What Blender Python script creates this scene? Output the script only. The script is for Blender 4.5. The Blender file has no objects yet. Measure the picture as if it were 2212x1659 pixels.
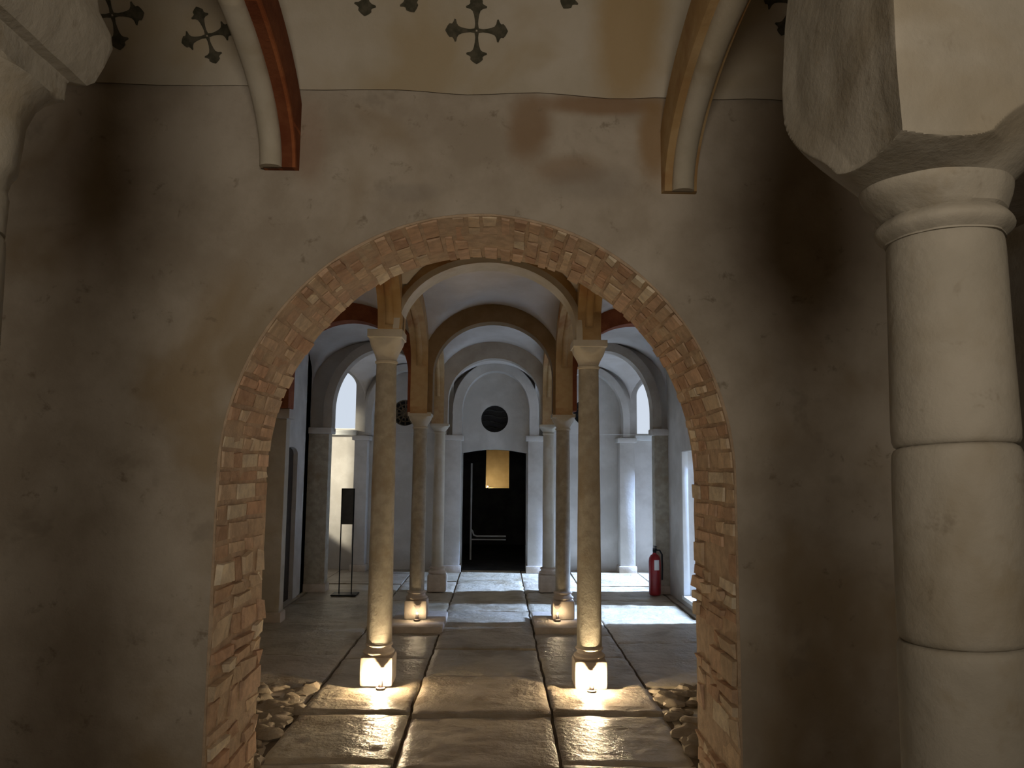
import bpy, bmesh, math, random
from mathutils import Vector, Matrix, noise

random.seed(7)
R = math.radians
SC = bpy.context.scene
COL = SC.collection
PI = math.pi

# ------------------------------------------------------------------ camera
cam_data = bpy.data.cameras.new('camera')
cam = bpy.data.objects.new('camera', cam_data)
COL.objects.link(cam)
YAW, PITCH, ROLL, EYE = R(1.0), R(6.2), R(0.5), 1.55
fw = Vector((math.sin(YAW) * math.cos(PITCH), math.cos(YAW) * math.cos(PITCH), math.sin(PITCH)))
rt = Vector((math.cos(YAW), -math.sin(YAW), 0))
up = rt.cross(fw)
rt2 = rt * math.cos(ROLL) + up * math.sin(ROLL)
up2 = -rt * math.sin(ROLL) + up * math.cos(ROLL)
m = Matrix((rt2, up2, -fw)).transposed().to_4x4()
m.translation = Vector((0, 0, EYE))
cam.matrix_world = m
cam_data.sensor_width = 36
cam_data.lens = 36 * 1620 / 2212
cam_data.clip_start = 0.05
SC.camera = cam

# ------------------------------------------------------------------ world, exposure
SC.view_settings.view_transform = 'Standard'
SC.view_settings.look = 'None'
SC.view_settings.gamma = 1
SC.view_settings.exposure = 0.0
SC.view_settings.use_curve_mapping = False
SC.cycles.max_bounces = 8
SC.cycles.diffuse_bounces = 5
SC.cycles.sample_clamp_indirect = 3.0
SC.cycles.blur_glossy = 1.0
W = bpy.data.worlds.new('sky')
SC.world = W
W.use_nodes = True
bg = W.node_tree.nodes['Background']
bg.inputs[0].default_value = (0.78, 0.87, 1.0, 1)
bg.inputs[1].default_value = 0.85

# ------------------------------------------------------------------ lights
WARM = (1.0, 0.77, 0.47)


def area(name, loc, target, sx, sy, power, color, spread=R(60)):
    d = bpy.data.lights.new(name, 'AREA')
    d.shape = 'RECTANGLE'
    d.size, d.size_y = sx, sy
    d.energy = power
    d.color = color
    d.spread = spread
    o = bpy.data.objects.new(name, d)
    COL.objects.link(o)
    o.location = loc
    o.rotation_euler = (Vector(target) - Vector(loc)).to_track_quat('-Z', 'Y').to_euler()
    return o


def point(name, loc, power, color, radius, parent=None):
    d = bpy.data.lights.new(name, 'POINT')
    d.energy = power
    d.color = color
    d.shadow_soft_size = radius
    o = bpy.data.objects.new(name, d)
    COL.objects.link(o)
    o.location = loc
    if parent:
        o.parent = parent
    return o


BLUE = (0.39, 0.58, 1.0)
# daylight falling through the two openings of the right-hand wall
area('daylight_by_door', (20.0, 8.15, 15.8), (1.3, 8.15, 0.3), 0.8, 11.0, 7500, BLUE, R(70))
area('daylight_by_side_bay', (20.0, 10.30, 12.0), (1.2, 10.30, 0.2), 0.8, 6.0, 8500, BLUE, R(70))
# daylight through the left-hand side bay
area('daylight_left_bay', (-6.0, 8.3, 2.75), (-2.3, 11.35, 1.4), 0.35, 0.35, 38, (1.0, 0.93, 0.74), R(50))

LAMP_NEAR = 105.0
LAMP_FAR = 6.0
PENDANT = 175.0


# ------------------------------------------------------------------ helpers
class MB:
    """collects faces for one mesh"""

    def __init__(self):
        self.v, self.f, self.c = [], [], []

    def face(self, pts, col=None):
        n = len(self.v)
        self.v += [tuple(p) for p in pts]
        self.f.append(tuple(range(n, n + len(pts))))
        self.c.append(col)

    def grid(self, rows, close_u=False, close_v=False, flip=False):
        """rows: list of equally long lists of points, shared vertices"""
        n = len(self.v)
        nr, nc = len(rows), len(rows[0])
        for r in rows:
            self.v += [tuple(p) for p in r]
        for i in range(nr if close_v else nr - 1):
            for j in range(nc if close_u else nc - 1):
                a = n + i * nc + j
                b = n + i * nc + (j + 1) % nc
                c = n + ((i + 1) % nr) * nc + (j + 1) % nc
                d = n + ((i + 1) % nr) * nc + j
                self.f.append((a, d, c, b) if flip else (a, b, c, d))
                self.c.append(None)

    def box(self, x0, x1, y0, y1, z0, z1, col=None):
        p = [(x0, y0, z0), (x1, y0, z0), (x1, y1, z0), (x0, y1, z0), (x0, y0, z1), (x1, y0, z1), (x1, y1, z1), (x0, y1, z1)]
        for q in ((0, 3, 2, 1), (4, 5, 6, 7), (0, 1, 5, 4), (1, 2, 6, 5), (2, 3, 7, 6), (3, 0, 4, 7)):
            self.face([p[k] for k in q], col)

    def tube(self, pts, r, n=10):
        rows = []
        for i, p in enumerate(pts):
            p = Vector(p)
            a = Vector(pts[max(i - 1, 0)])
            b = Vector(pts[min(i + 1, len(pts) - 1)])
            t = (b - a).normalized()
            s = t.cross(Vector((0.3, 0.2, 1)) if abs(t.z) < 0.9 else Vector((1, 0.1, 0))).normalized()
            q = t.cross(s)
            rr = r[i] if isinstance(r, (list, tuple)) else r
            rows.append([p + (s * math.cos(k * 2 * PI / n) + q * math.sin(k * 2 * PI / n)) * rr for k in range(n)])
        self.grid(rows, close_u=True)
        self.face(rows[0][::-1])
        self.face(rows[-1])

    def lathe(self, prof, n=32, cx=0, cy=0, wob=0.0, seed=0):
        rows = []
        for z, r in prof:
            row = []
            for k in range(n):
                a = k * 2 * PI / n
                rr = r
                if wob:
                    rr += wob * noise.noise(Vector((math.cos(a) * 1.6 + seed, math.sin(a) * 1.6, z * 3)))
                row.append((cx + rr * math.cos(a), cy + rr * math.sin(a), z))
            rows.append(row)
        self.grid(rows, close_u=True)
        self.face(rows[0][::-1])
        self.face(rows[-1])

    def build(self, name, mat, parent=None, smooth=40, bevel=0, merge=True, loc=None):
        me = bpy.data.meshes.new(name)
        me.from_pydata(self.v, [], self.f)
        if any(c is not None for c in self.c):
            ca = me.color_attributes.new('Col', 'FLOAT_COLOR', 'CORNER')
            for p in me.polygons:
                c = self.c[p.index] or (1, 1, 1)
                for li in p.loop_indices:
                    ca.data[li].color = (c[0], c[1], c[2], 1)
        bm = bmesh.new()
        bm.from_mesh(me)
        if merge:
            bmesh.ops.remove_doubles(bm, verts=bm.verts, dist=1e-5)
        if bevel:
            bmesh.ops.bevel(bm, geom=[e for e in bm.edges if len(e.link_faces) == 2 and e.calc_face_angle(0) > 0.6], offset=bevel, segments=2, affect='EDGES', profile=0.6)
        bmesh.ops.recalc_face_normals(bm, faces=bm.faces)
        bm.to_mesh(me)
        bm.free()
        if smooth:
            me.shade_smooth()
            me.set_sharp_from_angle(angle=R(smooth))
        me.materials.append(mat)
        o = bpy.data.objects.new(name, me)
        COL.objects.link(o)
        if parent:
            o.parent = parent
        if loc:
            o.location = loc
        return o


def tag(o, label, cat, group=None, kind=None):
    o['label'] = label
    o['category'] = cat
    if group:
        o['group'] = group
    if kind:
        o['kind'] = kind
    return o


def struct(o, label=None):
    o['kind'] = 'structure'
    if label:
        o['label'] = label
    return o


def empty(name, loc, rz=0):
    o = bpy.data.objects.new(name, None)
    COL.objects.link(o)
    o.location = loc
    o.rotation_euler = (0, 0, rz)
    o.empty_display_size = 0.1
    return o


# ------------------------------------------------------------------ materials
def mat(name, c1, c2, scale=3.0, rough=0.85, bump=0.25, bscale=40.0, c3=None, s3=1.2, lo=0.35, hi=0.65, stains_tints=(), attr=False,
        emit=None, metal=0.0, spec=0.3, bdist=0.01, brick=None, specks=None):
    m = bpy.data.materials.new(name)
    m.use_nodes = True
    nt = m.node_tree
    N, L = nt.nodes, nt.links
    bs = N['Principled BSDF']
    bs.inputs['Roughness'].default_value = rough
    bs.inputs['Metallic'].default_value = metal
    bs.inputs['Specular IOR Level'].default_value = spec
    tc = N.new('ShaderNodeTexCoord')

    def nz(sc, det=6, rg=0.6, dist=0.0):
        n = N.new('ShaderNodeTexNoise')
        n.inputs['Scale'].default_value = sc
        n.inputs['Detail'].default_value = det
        n.inputs['Roughness'].default_value = rg
        n.inputs['Distortion'].default_value = dist
        L.new(tc.outputs['Object'], n.inputs['Vector'])
        return n

    def mix(a, b, fac, mode='MIX'):
        x = N.new('ShaderNodeMix')
        x.data_type = 'RGBA'
        x.blend_type = mode
        for s, v in ((x.inputs[0], fac), (x.inputs[6], a), (x.inputs[7], b)):
            if hasattr(v, 'node'):
                L.new(v, s)
            else:
                s.default_value = v if s.type == 'VALUE' else (*v, 1) if len(v) == 3 else v
        return x.outputs[2]

    def ramp(src, a, b):
        r = N.new('ShaderNodeMapRange')
        r.interpolation_type = 'SMOOTHSTEP'
        r.inputs[1].default_value = a
        r.inputs[2].default_value = b
        L.new(src, r.inputs[0])
        return r.outputs[0]

    n1 = nz(scale)
    col = mix(c1, c2, ramp(n1.outputs[0], lo, hi))
    if c3:
        n3 = nz(s3, 4, 0.55, 0.4)
        col = mix(col, c3, ramp(n3.outputs[0], 0.5, 0.68))
    for (p, rad, sc, st) in stains_tints:
        mp = N.new('ShaderNodeMapping')
        mp.vector_type = 'TEXTURE'
        mp.inputs['Location'].default_value = p
        mp.inputs['Scale'].default_value = rad
        nn = nz(2.5, 5, 0.6)
        ad = N.new('ShaderNodeMix')
        ad.data_type = 'VECTOR'
        ad.inputs[0].default_value = 0.35
        L.new(tc.outputs['Object'], mp.inputs[0])
        sub = N.new('ShaderNodeVectorMath')
        sub.operation = 'LENGTH'
        L.new(mp.outputs[0], sub.inputs[0])
        am = N.new('ShaderNodeMath')
        am.operation = 'MULTIPLY_ADD'
        L.new(nn.outputs[0], am.inputs[0])
        am.inputs[1].default_value = 0.9
        L.new(sub.outputs['Value'], am.inputs[2])
        mm = N.new('ShaderNodeMath')
        mm.operation = 'MULTIPLY'
        L.new(ramp(am.outputs[0], 1.55, 0.85), mm.inputs[0])
        mm.inputs[1].default_value = st
        col = mix(col, sc, mm.outputs[0])
    if specks:
        for (sc_, a_, b_, cc, st) in specks:
            n4 = nz(sc_, 4, 0.7, 0.3)
            mm = N.new('ShaderNodeMath')
            mm.operation = 'MULTIPLY'
            L.new(ramp(n4.outputs[0], a_, b_), mm.inputs[0])
            mm.inputs[1].default_value = st
            col = mix(col, cc, mm.outputs[0])
    if attr:
        at = N.new('ShaderNodeVertexColor')
        at.layer_name = 'Col'
        col = mix(col, at.outputs[0], 1.0, 'MULTIPLY')
    if brick:
        bt = N.new('ShaderNodeTexBrick')
        bt.inputs['Scale'].default_value = 1
        bt.inputs['Brick Width'].default_value = brick[0]
        bt.inputs['Row Height'].default_value = brick[1]
        bt.inputs['Mortar Size'].default_value = brick[2]
        bt.inputs['Color1'].default_value = (1, 1, 1, 1)
        bt.inputs['Color2'].default_value = (0.75, 0.7, 0.7, 1)
        bt.inputs['Mortar'].default_value = (1.5, 1.5, 1.4, 1)
        mp = N.new('ShaderNodeMapping')
        mp.inputs['Rotation'].default_value = brick[3]
        L.new(tc.outputs['Object'], mp.inputs[0])
        L.new(mp.outputs[0], bt.inputs[0])
        col = mix(col, bt.outputs[0], 1.0, 'MULTIPLY')
    L.new(col, bs.inputs['Base Color'])
    if bump:
        nb = nz(bscale, 5, 0.65)
        nb2 = nz(bscale * 0.2, 4, 0.6)
        ad = N.new('ShaderNodeMath')
        ad.operation = 'MULTIPLY_ADD'
        L.new(nb2.outputs[0], ad.inputs[0])
        ad.inputs[1].default_value = 2.0
        L.new(nb.outputs[0], ad.inputs[2])
        b = N.new('ShaderNodeBump')
        b.inputs['Strength'].default_value = bump
        b.inputs['Distance'].default_value = bdist
        L.new(ad.outputs[0], b.inputs['Height'])
        L.new(b.outputs[0], bs.inputs['Normal'])
    if emit:
        bs.inputs['Emission Color'].default_value = (*emit[0], 1)
        bs.inputs['Emission Strength'].default_value = emit[1]
    return m


BROWN = (0.30, 0.17, 0.085)
M = {}
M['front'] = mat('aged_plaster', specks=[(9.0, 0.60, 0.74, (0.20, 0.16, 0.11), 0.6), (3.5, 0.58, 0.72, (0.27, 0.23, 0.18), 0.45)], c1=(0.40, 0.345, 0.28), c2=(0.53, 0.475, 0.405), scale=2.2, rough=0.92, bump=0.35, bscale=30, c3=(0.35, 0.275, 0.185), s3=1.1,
                 stains_tints=[((0.12, 3.2, 3.05), (0.13, 1, 0.20), (0.30, 0.20, 0.12), 0.8),
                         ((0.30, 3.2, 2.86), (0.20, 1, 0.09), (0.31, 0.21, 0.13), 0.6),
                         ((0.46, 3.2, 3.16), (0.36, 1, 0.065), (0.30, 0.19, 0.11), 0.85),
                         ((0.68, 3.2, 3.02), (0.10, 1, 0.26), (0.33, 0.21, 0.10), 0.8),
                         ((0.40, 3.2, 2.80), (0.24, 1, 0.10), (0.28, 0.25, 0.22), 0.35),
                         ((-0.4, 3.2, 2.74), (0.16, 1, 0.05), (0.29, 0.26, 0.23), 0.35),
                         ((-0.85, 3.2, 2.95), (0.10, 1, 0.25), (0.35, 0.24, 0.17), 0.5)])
M['vaultpl'] = mat('vault_plaster', (0.50, 0.45, 0.36), (0.58, 0.53, 0.45), 2.0, 0.9, 0.25, 28, c3=(0.46, 0.38, 0.26), s3=1.3,
                   stains_tints=[((0.55, 3.05, 3.5), (0.20, 1, 0.5), (0.42, 0.29, 0.13), 0.75)])  # broad ochre tint on the vault beside the right rib
M['hall'] = mat('lime_plaster', (0.50, 0.465, 0.42), (0.62, 0.585, 0.54), 2.5, 0.9, 0.2, 30, c3=(0.46, 0.43, 0.39), s3=1.0)
M['hallvault'] = mat('vault_limewash', (0.52, 0.47, 0.42), (0.60, 0.56, 0.52), 2.0, 0.9, 0.2, 26)
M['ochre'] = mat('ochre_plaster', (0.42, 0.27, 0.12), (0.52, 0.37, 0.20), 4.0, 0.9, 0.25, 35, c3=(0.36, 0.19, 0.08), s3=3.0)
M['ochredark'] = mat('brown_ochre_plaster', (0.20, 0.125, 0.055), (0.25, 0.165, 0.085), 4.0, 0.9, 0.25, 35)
M['greyarch'] = mat('grey_brown_plaster', (0.36, 0.31, 0.25), (0.44, 0.39, 0.33), 4.0, 0.9, 0.25, 35)
M['redbrick'] = mat('red_brick', (0.19, 0.055, 0.02), (0.26, 0.09, 0.036), 9.0, 0.9, 0.4, 60, brick=(0.5, 0.065, 0.008, (R(90), 0, R(90))))
M['redplain'] = mat('red_brick_underside', (0.22, 0.065, 0.03), (0.30, 0.10, 0.045), 9.0, 0.9, 0.4, 60)
M['stone'] = mat('pale_column_stone', (0.50, 0.45, 0.355), (0.60, 0.55, 0.46), 3.5, 0.7, 0.25, 22, c3=(0.47, 0.40, 0.29), s3=2.6)
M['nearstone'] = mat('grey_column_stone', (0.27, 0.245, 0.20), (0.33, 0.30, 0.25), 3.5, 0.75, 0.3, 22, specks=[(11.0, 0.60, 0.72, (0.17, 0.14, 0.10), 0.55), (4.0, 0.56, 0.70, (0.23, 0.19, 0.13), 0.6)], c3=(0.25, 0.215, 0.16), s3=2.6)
M['shaft'] = mat('granite_shaft', (0.36, 0.32, 0.25), (0.46, 0.42, 0.34), 14.0, 0.75, 0.3, 60, c3=(0.33, 0.27, 0.19), s3=2.5)
M['plinth'] = mat('plinth_stone', (0.50, 0.42, 0.34), (0.60, 0.52, 0.44), 8.0, 0.75, 0.3, 40)
M['brick'] = mat('arch_brick', (0.85, 0.82, 0.80), (1.1, 1.08, 1.05), 16.0, 0.92, 0.6, 55, attr=True, bdist=0.012)
M['floor'] = mat('worn_limestone', (0.40, 0.345, 0.255), (0.52, 0.46, 0.365), 3.0, 0.40, 0.75, 14, c3=(0.31, 0.25, 0.17), s3=2.4, spec=0.5, bdist=0.02, attr=True)
M['mortar'] = mat('dark_joint', (0.13, 0.10, 0.07), (0.18, 0.14, 0.10), 8.0, 0.9, 0.5, 30)
M['rubble'] = mat('rubble_stone', (0.28, 0.23, 0.17), (0.38, 0.32, 0.25), 8.0, 0.8, 0.6, 30)
M['cross'] = mat('dark_painted_cross', (0.06, 0.058, 0.04), (0.11, 0.10, 0.072), 30.0, 0.9, 0.0)
M['black'] = mat('black_metal', (0.012, 0.012, 0.012), (0.02, 0.02, 0.02), 10, 0.45, 0.0, metal=0.6)
M['panel'] = mat('dark_grey_panel', (0.055, 0.05, 0.042), (0.07, 0.065, 0.055), 10, 0.6, 0.0)
M['red'] = mat('red_paint', (0.25, 0.010, 0.013), (0.30, 0.014, 0.017), 10, 0.35, 0.0, spec=0.5)
M['white'] = mat('white_paint', (0.72, 0.72, 0.70), (0.80, 0.80, 0.78), 5, 0.5, 0.0)
M['label'] = mat('white_label', (0.75, 0.75, 0.72), (0.8, 0.8, 0.78), 5, 0.6, 0.0)
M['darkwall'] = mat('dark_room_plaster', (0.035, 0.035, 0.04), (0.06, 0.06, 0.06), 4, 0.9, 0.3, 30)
M['grille'] = mat('dark_iron_grille', (0.02, 0.02, 0.018), (0.05, 0.045, 0.04), 20, 0.6, 0.2, 30, metal=0.5)
M['rust'] = mat('rusty_iron_grille', (0.10, 0.075, 0.05), (0.18, 0.13, 0.08), 20, 0.7, 0.2, 30)
M['rail'] = mat('pale_metal', (0.6, 0.6, 0.6), (0.7, 0.7, 0.7), 5, 0.4, 0.0)
M['doorshade'] = mat('doorway_shade', (0.030, 0.020, 0.014), (0.048, 0.033, 0.022), 12, 0.7, 0.2, 30)
M['niche'] = mat('niche_plaster', (0.62, 0.52, 0.34), (0.70, 0.60, 0.42), 5, 0.9, 0.3, 20)
M['bulb'] = mat('lit_bulb', (1, 1, 1), (1, 1, 1), 5, 0.5, 0.0, emit=((1.0, 0.86, 0.60), 25))
M['fixture'] = mat('grey_lamp_metal', (0.16, 0.13, 0.12), (0.20, 0.17, 0.15), 5, 0.5, 0.0)
g = bpy.data.materials.new('window_glass')
g.use_nodes = True
nt = g.node_tree
nt.nodes.clear()
o_ = nt.nodes.new('ShaderNodeOutputMaterial')
mx = nt.nodes.new('ShaderNodeMixShader')
mx.inputs[0].default_value = 0.06
t_ = nt.nodes.new('ShaderNodeBsdfTransparent')
gl = nt.nodes.new('ShaderNodeBsdfGlossy')
gl.inputs['Roughness'].default_value = 0.1
nt.links.new(t_.outputs[0], mx.inputs[1])
nt.links.new(gl.outputs[0], mx.inputs[2])
nt.links.new(mx.outputs[0], o_.inputs[0])
M['glass'] = g


# ------------------------------------------------------------------ walls with openings
def ray_poly(c, a, poly):
    dx, dz = math.cos(a), math.sin(a)
    best = None
    for i in range(len(poly)):
        x0, z0 = poly[i][0] - c[0], poly[i][1] - c[1]
        x1, z1 = poly[(i + 1) % len(poly)][0] - c[0], poly[(i + 1) % len(poly)][1] - c[1]
        ex, ez = x1 - x0, z1 - z0
        den = dx * ez - dz * ex
        if abs(den) < 1e-12:
            continue
        t = (x0 * ez - z0 * ex) / den
        u = (x0 * dz - z0 * dx) / den
        if t > 0 and -1e-6 <= u <= 1 + 1e-6:
            best = t if best is None else max(best, t)
    return (c[0] + dx * best, c[1] + dz * best)


def panel(mb, axis, pos, thick, a0, a1, z0, z1, hole=None, centre=None, reveal=True, open_bottom=False):
    """wall slab in the plane axis=pos..pos+thick; (a, z) run over the slab; hole is a star-shaped outline"""
    def P(a, z, d):
        return (a, pos + d, z) if axis == 'y' else (pos + d, a, z)
    rect = [(a0, z0), (a1, z0), (a1, z1), (a0, z1)]
    if not hole:
        for d in (0, thick):
            mb.face([P(*p, d) for p in rect])
    else:
        ang = sorted({round(math.atan2(p[1] - centre[1], p[0] - centre[0]), 6) for p in hole + rect})
        inn = [ray_poly(centre, a, hole) for a in ang]
        out = [ray_poly(centre, a, rect) for a in ang]
        n = len(ang)
        for i in range(n):
            j = (i + 1) % n
            if math.dist(inn[i], out[i]) < 1e-4 and math.dist(inn[j], out[j]) < 1e-4:
                continue
            for d in (0, thick):
                mb.face([P(*inn[i], d), P(*out[i], d), P(*out[j], d), P(*inn[j], d)])
        if reveal:
            for i in range(len(hole)):
                p, q = hole[i], hole[(i + 1) % len(hole)]
                if open_bottom and abs(p[1] - z0) < 1e-4 and abs(q[1] - z0) < 1e-4:
                    continue
                mb.face([P(*p, 0), P(*q, 0), P(*q, thick), P(*p, thick)])
    for i in range(4):
        p, q = rect[i], rect[(i + 1) % 4]
        mb.face([P(*p, 0), P(*q, 0), P(*q, thick), P(*p, thick)])


def arch_outline(a0, a1, z0, zs, zc, n=20):
    c, r = (a0 + a1) / 2, (a1 - a0) / 2
    pts = [(a0, z0), (a1, z0)]
    for k in range(n + 1):
        t = PI * k / n
        pts.append((c + r * math.cos(t), zs + (zc - zs) * math.sin(t)))
    return pts


def circle_outline(c, z, r, n=28):
    return [(c + r * math.cos(2 * PI * k / n), z + r * math.sin(2 * PI * k / n)) for k in range(n)]


# ------------------------------------------------------------------ the near wall and its brick arch
Y1, Y2 = 3.2, 3.85
AC, AR, AZ, AH = -0.085, 1.10, 1.50, 1.15   # arch centre, half span, springing, rise


def arch_profile(n=64):
    pts = []
    for k in range(21):
        pts.append((AC - AR, AZ * k / 20))
    for k in range(1, n):
        t = PI - PI * k / n
        pts.append((AC + AR * math.cos(t), AZ + AH * math.sin(t)))
    for k in range(21):
        pts.append((AC + AR, AZ * (1 - k / 20)))
    return pts


prof = arch_profile()
mb = MB()
hole = [p for p in prof if p[1] > 1e-6 and not (abs(p[1] - AZ) > 1e-6 and p[1] < AZ)] + [(AC + AR, 0), (AC - AR, 0)]
panel(mb, 'y', Y1, Y2 - Y1, -3.2, 2.2, 0, 3.9, hole, (AC, 1.0), reveal=False)
struct(mb.build('wall_front', M['front'], smooth=0), 'dark aged plaster wall pierced by the brick arch')

# the rough brick lining of the arch: one mesh, brick by brick
BRK = [(0.62, 0.44, 0.31), (0.66, 0.48, 0.35), (0.58, 0.39, 0.27), (0.68, 0.54, 0.39), (0.64, 0.50, 0.37), (0.72, 0.60, 0.45), (0.80, 0.71, 0.56), (0.54, 0.37, 0.26), (0.63, 0.46, 0.33)]
seg = [0]
for i in range(1, len(prof)):
    seg.append(seg[-1] + math.dist(prof[i - 1], prof[i]))
TOTAL = seg[-1]


def on_profile(s):
    s = min(max(s, 0), TOTAL)
    i = 1
    while i < len(seg) - 1 and seg[i] < s:
        i += 1
    t = (s - seg[i - 1]) / (seg[i] - seg[i - 1])
    p, q = prof[i - 1], prof[i]
    x, z = p[0] + (q[0] - p[0]) * t, p[1] + (q[1] - p[1]) * t
    tx, tz = (q[0] - p[0]), (q[1] - p[1])
    l = math.hypot(tx, tz)
    return x, z, tz / l, -tx / l     # inward normal


mb = MB()
N_S, N_Y = 150, 10
rows = []
for i in range(N_S + 1):
    x, z, nx, nz = on_profile(TOTAL * i / N_S)
    row = []
    for j in range(N_Y + 1):
        y = Y1 + 0.004 + (Y2 - Y1 + 0.01) * j / N_Y
        d = 0.010 + 0.008 * noise.noise(Vector((x * 5, y * 6, z * 5)))
        if j == 0:
            row.append((x - nx * 0.02, Y1 + 0.003, z - nz * 0.02))
            row.append((x + nx * d, Y1 + 0.003, z + nz * d))
            continue
        row.append((x + nx * d, y, z + nz * d))
    rows.append(row)
nb = len(mb.v)
mb.grid(rows)
mb.c = [(0.58, 0.45, 0.33)] * len(mb.f)
rnd = random.Random(5)
s = 0.0
while s < TOTAL - 0.03:
    hgt = rnd.choice((0.055, 0.062, 0.07, 0.085))
    jamb = s < AZ or s > TOTAL - AZ
    if jamb and rnd.random() < 0.3:
        hgt = 0.12
    y = Y1 + rnd.uniform(-0.02, 0.0) + 0.01
    while y < Y2 - 0.02:
        wid = rnd.choice((0.11, 0.13, 0.15, 0.22, 0.25))
        y2 = y + wid
        if y2 > Y2 - 0.07:
            y2 = Y2 + rnd.uniform(-0.025, 0.035)
        x_, z_, _, _ = on_profile(s)
        low = z_ < 1.05
        if rnd.random() < (0.84 if low else 0.94):
            c = rnd.choice(BRK)
            k = rnd.uniform(0.85, 1.12)
            c = tuple(v * k for v in c)
            prot = rnd.uniform(0.012, 0.023)
            g = rnd.uniform(0.003, 0.008)
            if low:
                prot = rnd.uniform(0.010, 0.036)
            base, top = [], []
            jt = 0.013 if low else 0.006
            for (ss, yy) in ((s + g, y + g), (s + hgt - g, y + g), (s + hgt - g, y2 - g), (s + g, y2 - g)):
                ss += rnd.uniform(-jt, jt)
                yy = max(yy + rnd.uniform(-jt, jt) * 1.4, Y1 + 0.004)
                x, z, nx, nz = on_profile(ss)
                pr = prot + rnd.uniform(-0.7, 0.7) * jt
                base.append((x - nx * 0.02, yy, z - nz * 0.02))
                cy = (y + y2) / 2
                cs = s + hgt / 2
                x2, z2, nx2, nz2 = on_profile(ss + (cs - ss) * 0.14)
                top.append((x2 + nx2 * pr, yy + (cy - yy) * 0.08, z2 + nz2 * pr))
            mb.face(top, c)
            for a in range(4):
                b = (a + 1) % 4
                mb.face([base[a], base[b], top[b], top[a]], c)
        y = y2
        if y2 > Y2 - 0.05:
            break
    s += hgt
arch = mb.build('brick_arch', M['brick'], smooth=35)
tag(arch, 'rough round arch of exposed reddish and cream brick opening through the dark plaster wall', 'arch')

# ------------------------------------------------------------------ front room shell
YC = 1.30                                    # row of the two near columns
mb = MB()
panel(mb, 'x', -3.2, -0.3, -2.6, Y1, 0, 3.9)
struct(mb.build('wall_west', M['front'], smooth=0))
mb = MB()
panel(mb, 'x', 3.1, 0.3, -2.6, 5.6, 0, 3.9)
struct(mb.build('wall_east', M['front'], smooth=0))
mb = MB()
panel(mb, 'y', -2.6, -0.3, -3.2, 3.1, 0, 3.9)
struct(mb.build('wall_south', M['front'], smooth=0))
mb = MB()                                    # dark side passage right of the near wall
panel(mb, 'y', 5.3, 0.3, 2.2, 3.1, 0, 3.9)
panel(mb, 'x', 2.2, 0.12, Y2, 5.3, 0, 3.9)
struct(mb.build('wall_passage', M['front'], smooth=0))


def barrel(t, y0, y1, zs, rise):
    """t 0..1 along the arc from y1 to y0"""
    a = PI * t
    yc, r = (y0 + y1) / 2, (y1 - y0) / 2
    return yc + r * math.cos(a), zs + rise * math.sin(a)


mb = MB()
for (y0, y1) in ((YC, Y1 - 0.012), (-0.7, YC), (-2.6, -0.7)):
    rows = []
    for i in range(41):
        y, z = barrel(i / 40, y0, y1, 3.2, 0.70)
        row = []
        for j in range(61):
            x = -3.2 + 6.3 * j / 60
            dz = 0
            if i == 0:
                dz = 0.018 * noise.noise(Vector((x * 3, 0, 0))) - 0.01 * x
            row.append((x, y, z + dz))
        rows.append(row)
    mb.grid(rows, flip=True)
ceil1 = struct(mb.build('ceiling', M['vaultpl'], smooth=60), 'pale plaster vault painted with dark crosses')
mb = MB()
mb.box(-3.5, 3.4, -2.9, Y2, 3.92, 4.05)
mb.box(2.0, 3.4, Y1, 5.6, 3.0, 3.1)
mb.box(2.0, 3.4, Y1, Y1 + 0.3, 3.1, 3.95)
struct(mb.build('ceiling_slab', M['front'], smooth=0))

# painted crosses on the vault
ARC = [barrel(i / 400, YC, Y1 - 0.012, 3.2, 0.70) for i in range(401)]
CUM = [0]
for i in range(1, 401):
    CUM.append(CUM[-1] + math.dist(ARC[i - 1], ARC[i]))


def on_arc(l):
    i = 1
    while i < 400 and CUM[i] < l:
        i += 1
    t = (l - CUM[i - 1]) / (CUM[i] - CUM[i - 1])
    p, q = ARC[i - 1], ARC[i]
    ty, tz = q[0] - p[0], q[1] - p[1]
    n = math.hypot(ty, tz)
    return p[0] + ty * t - tz / n * 0.003, p[1] + tz * t + ty / n * 0.003


STN = [(0.004, 0.011), (0.03, 0.007), (0.05, 0.009), (0.07, 0.013), (0.085, 0.019), (0.093, 0.030), (0.097, 0.048), (0.104, 0.050), (0.110, 0.036), (0.116, 0.029), (0.128, 0.030), (0.138, 0.019), (0.148, 0.002)]


def cross(x0, l0, rot, sc, parent, n):
    mb = MB()
    for arm in range(4):
        a = arm * PI / 2 + rot

        def pt(d, w):
            lx = (d * math.cos(a) - w * math.sin(a)) * sc
            ll = (d * math.sin(a) + w * math.cos(a)) * sc
            y, z = on_arc(l0 + ll)
            return (x0 + lx, y, z)
        for (d0, w0), (d1, w1) in zip(STN, STN[1:]):
            mb.face([pt(d0, -w0), pt(d1, -w1), pt(d1, w1), pt(d0, w0)])
    o = mb.build('painted_cross', M['cross'], parent, smooth=0)
    o['label'] = n
    return o


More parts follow.
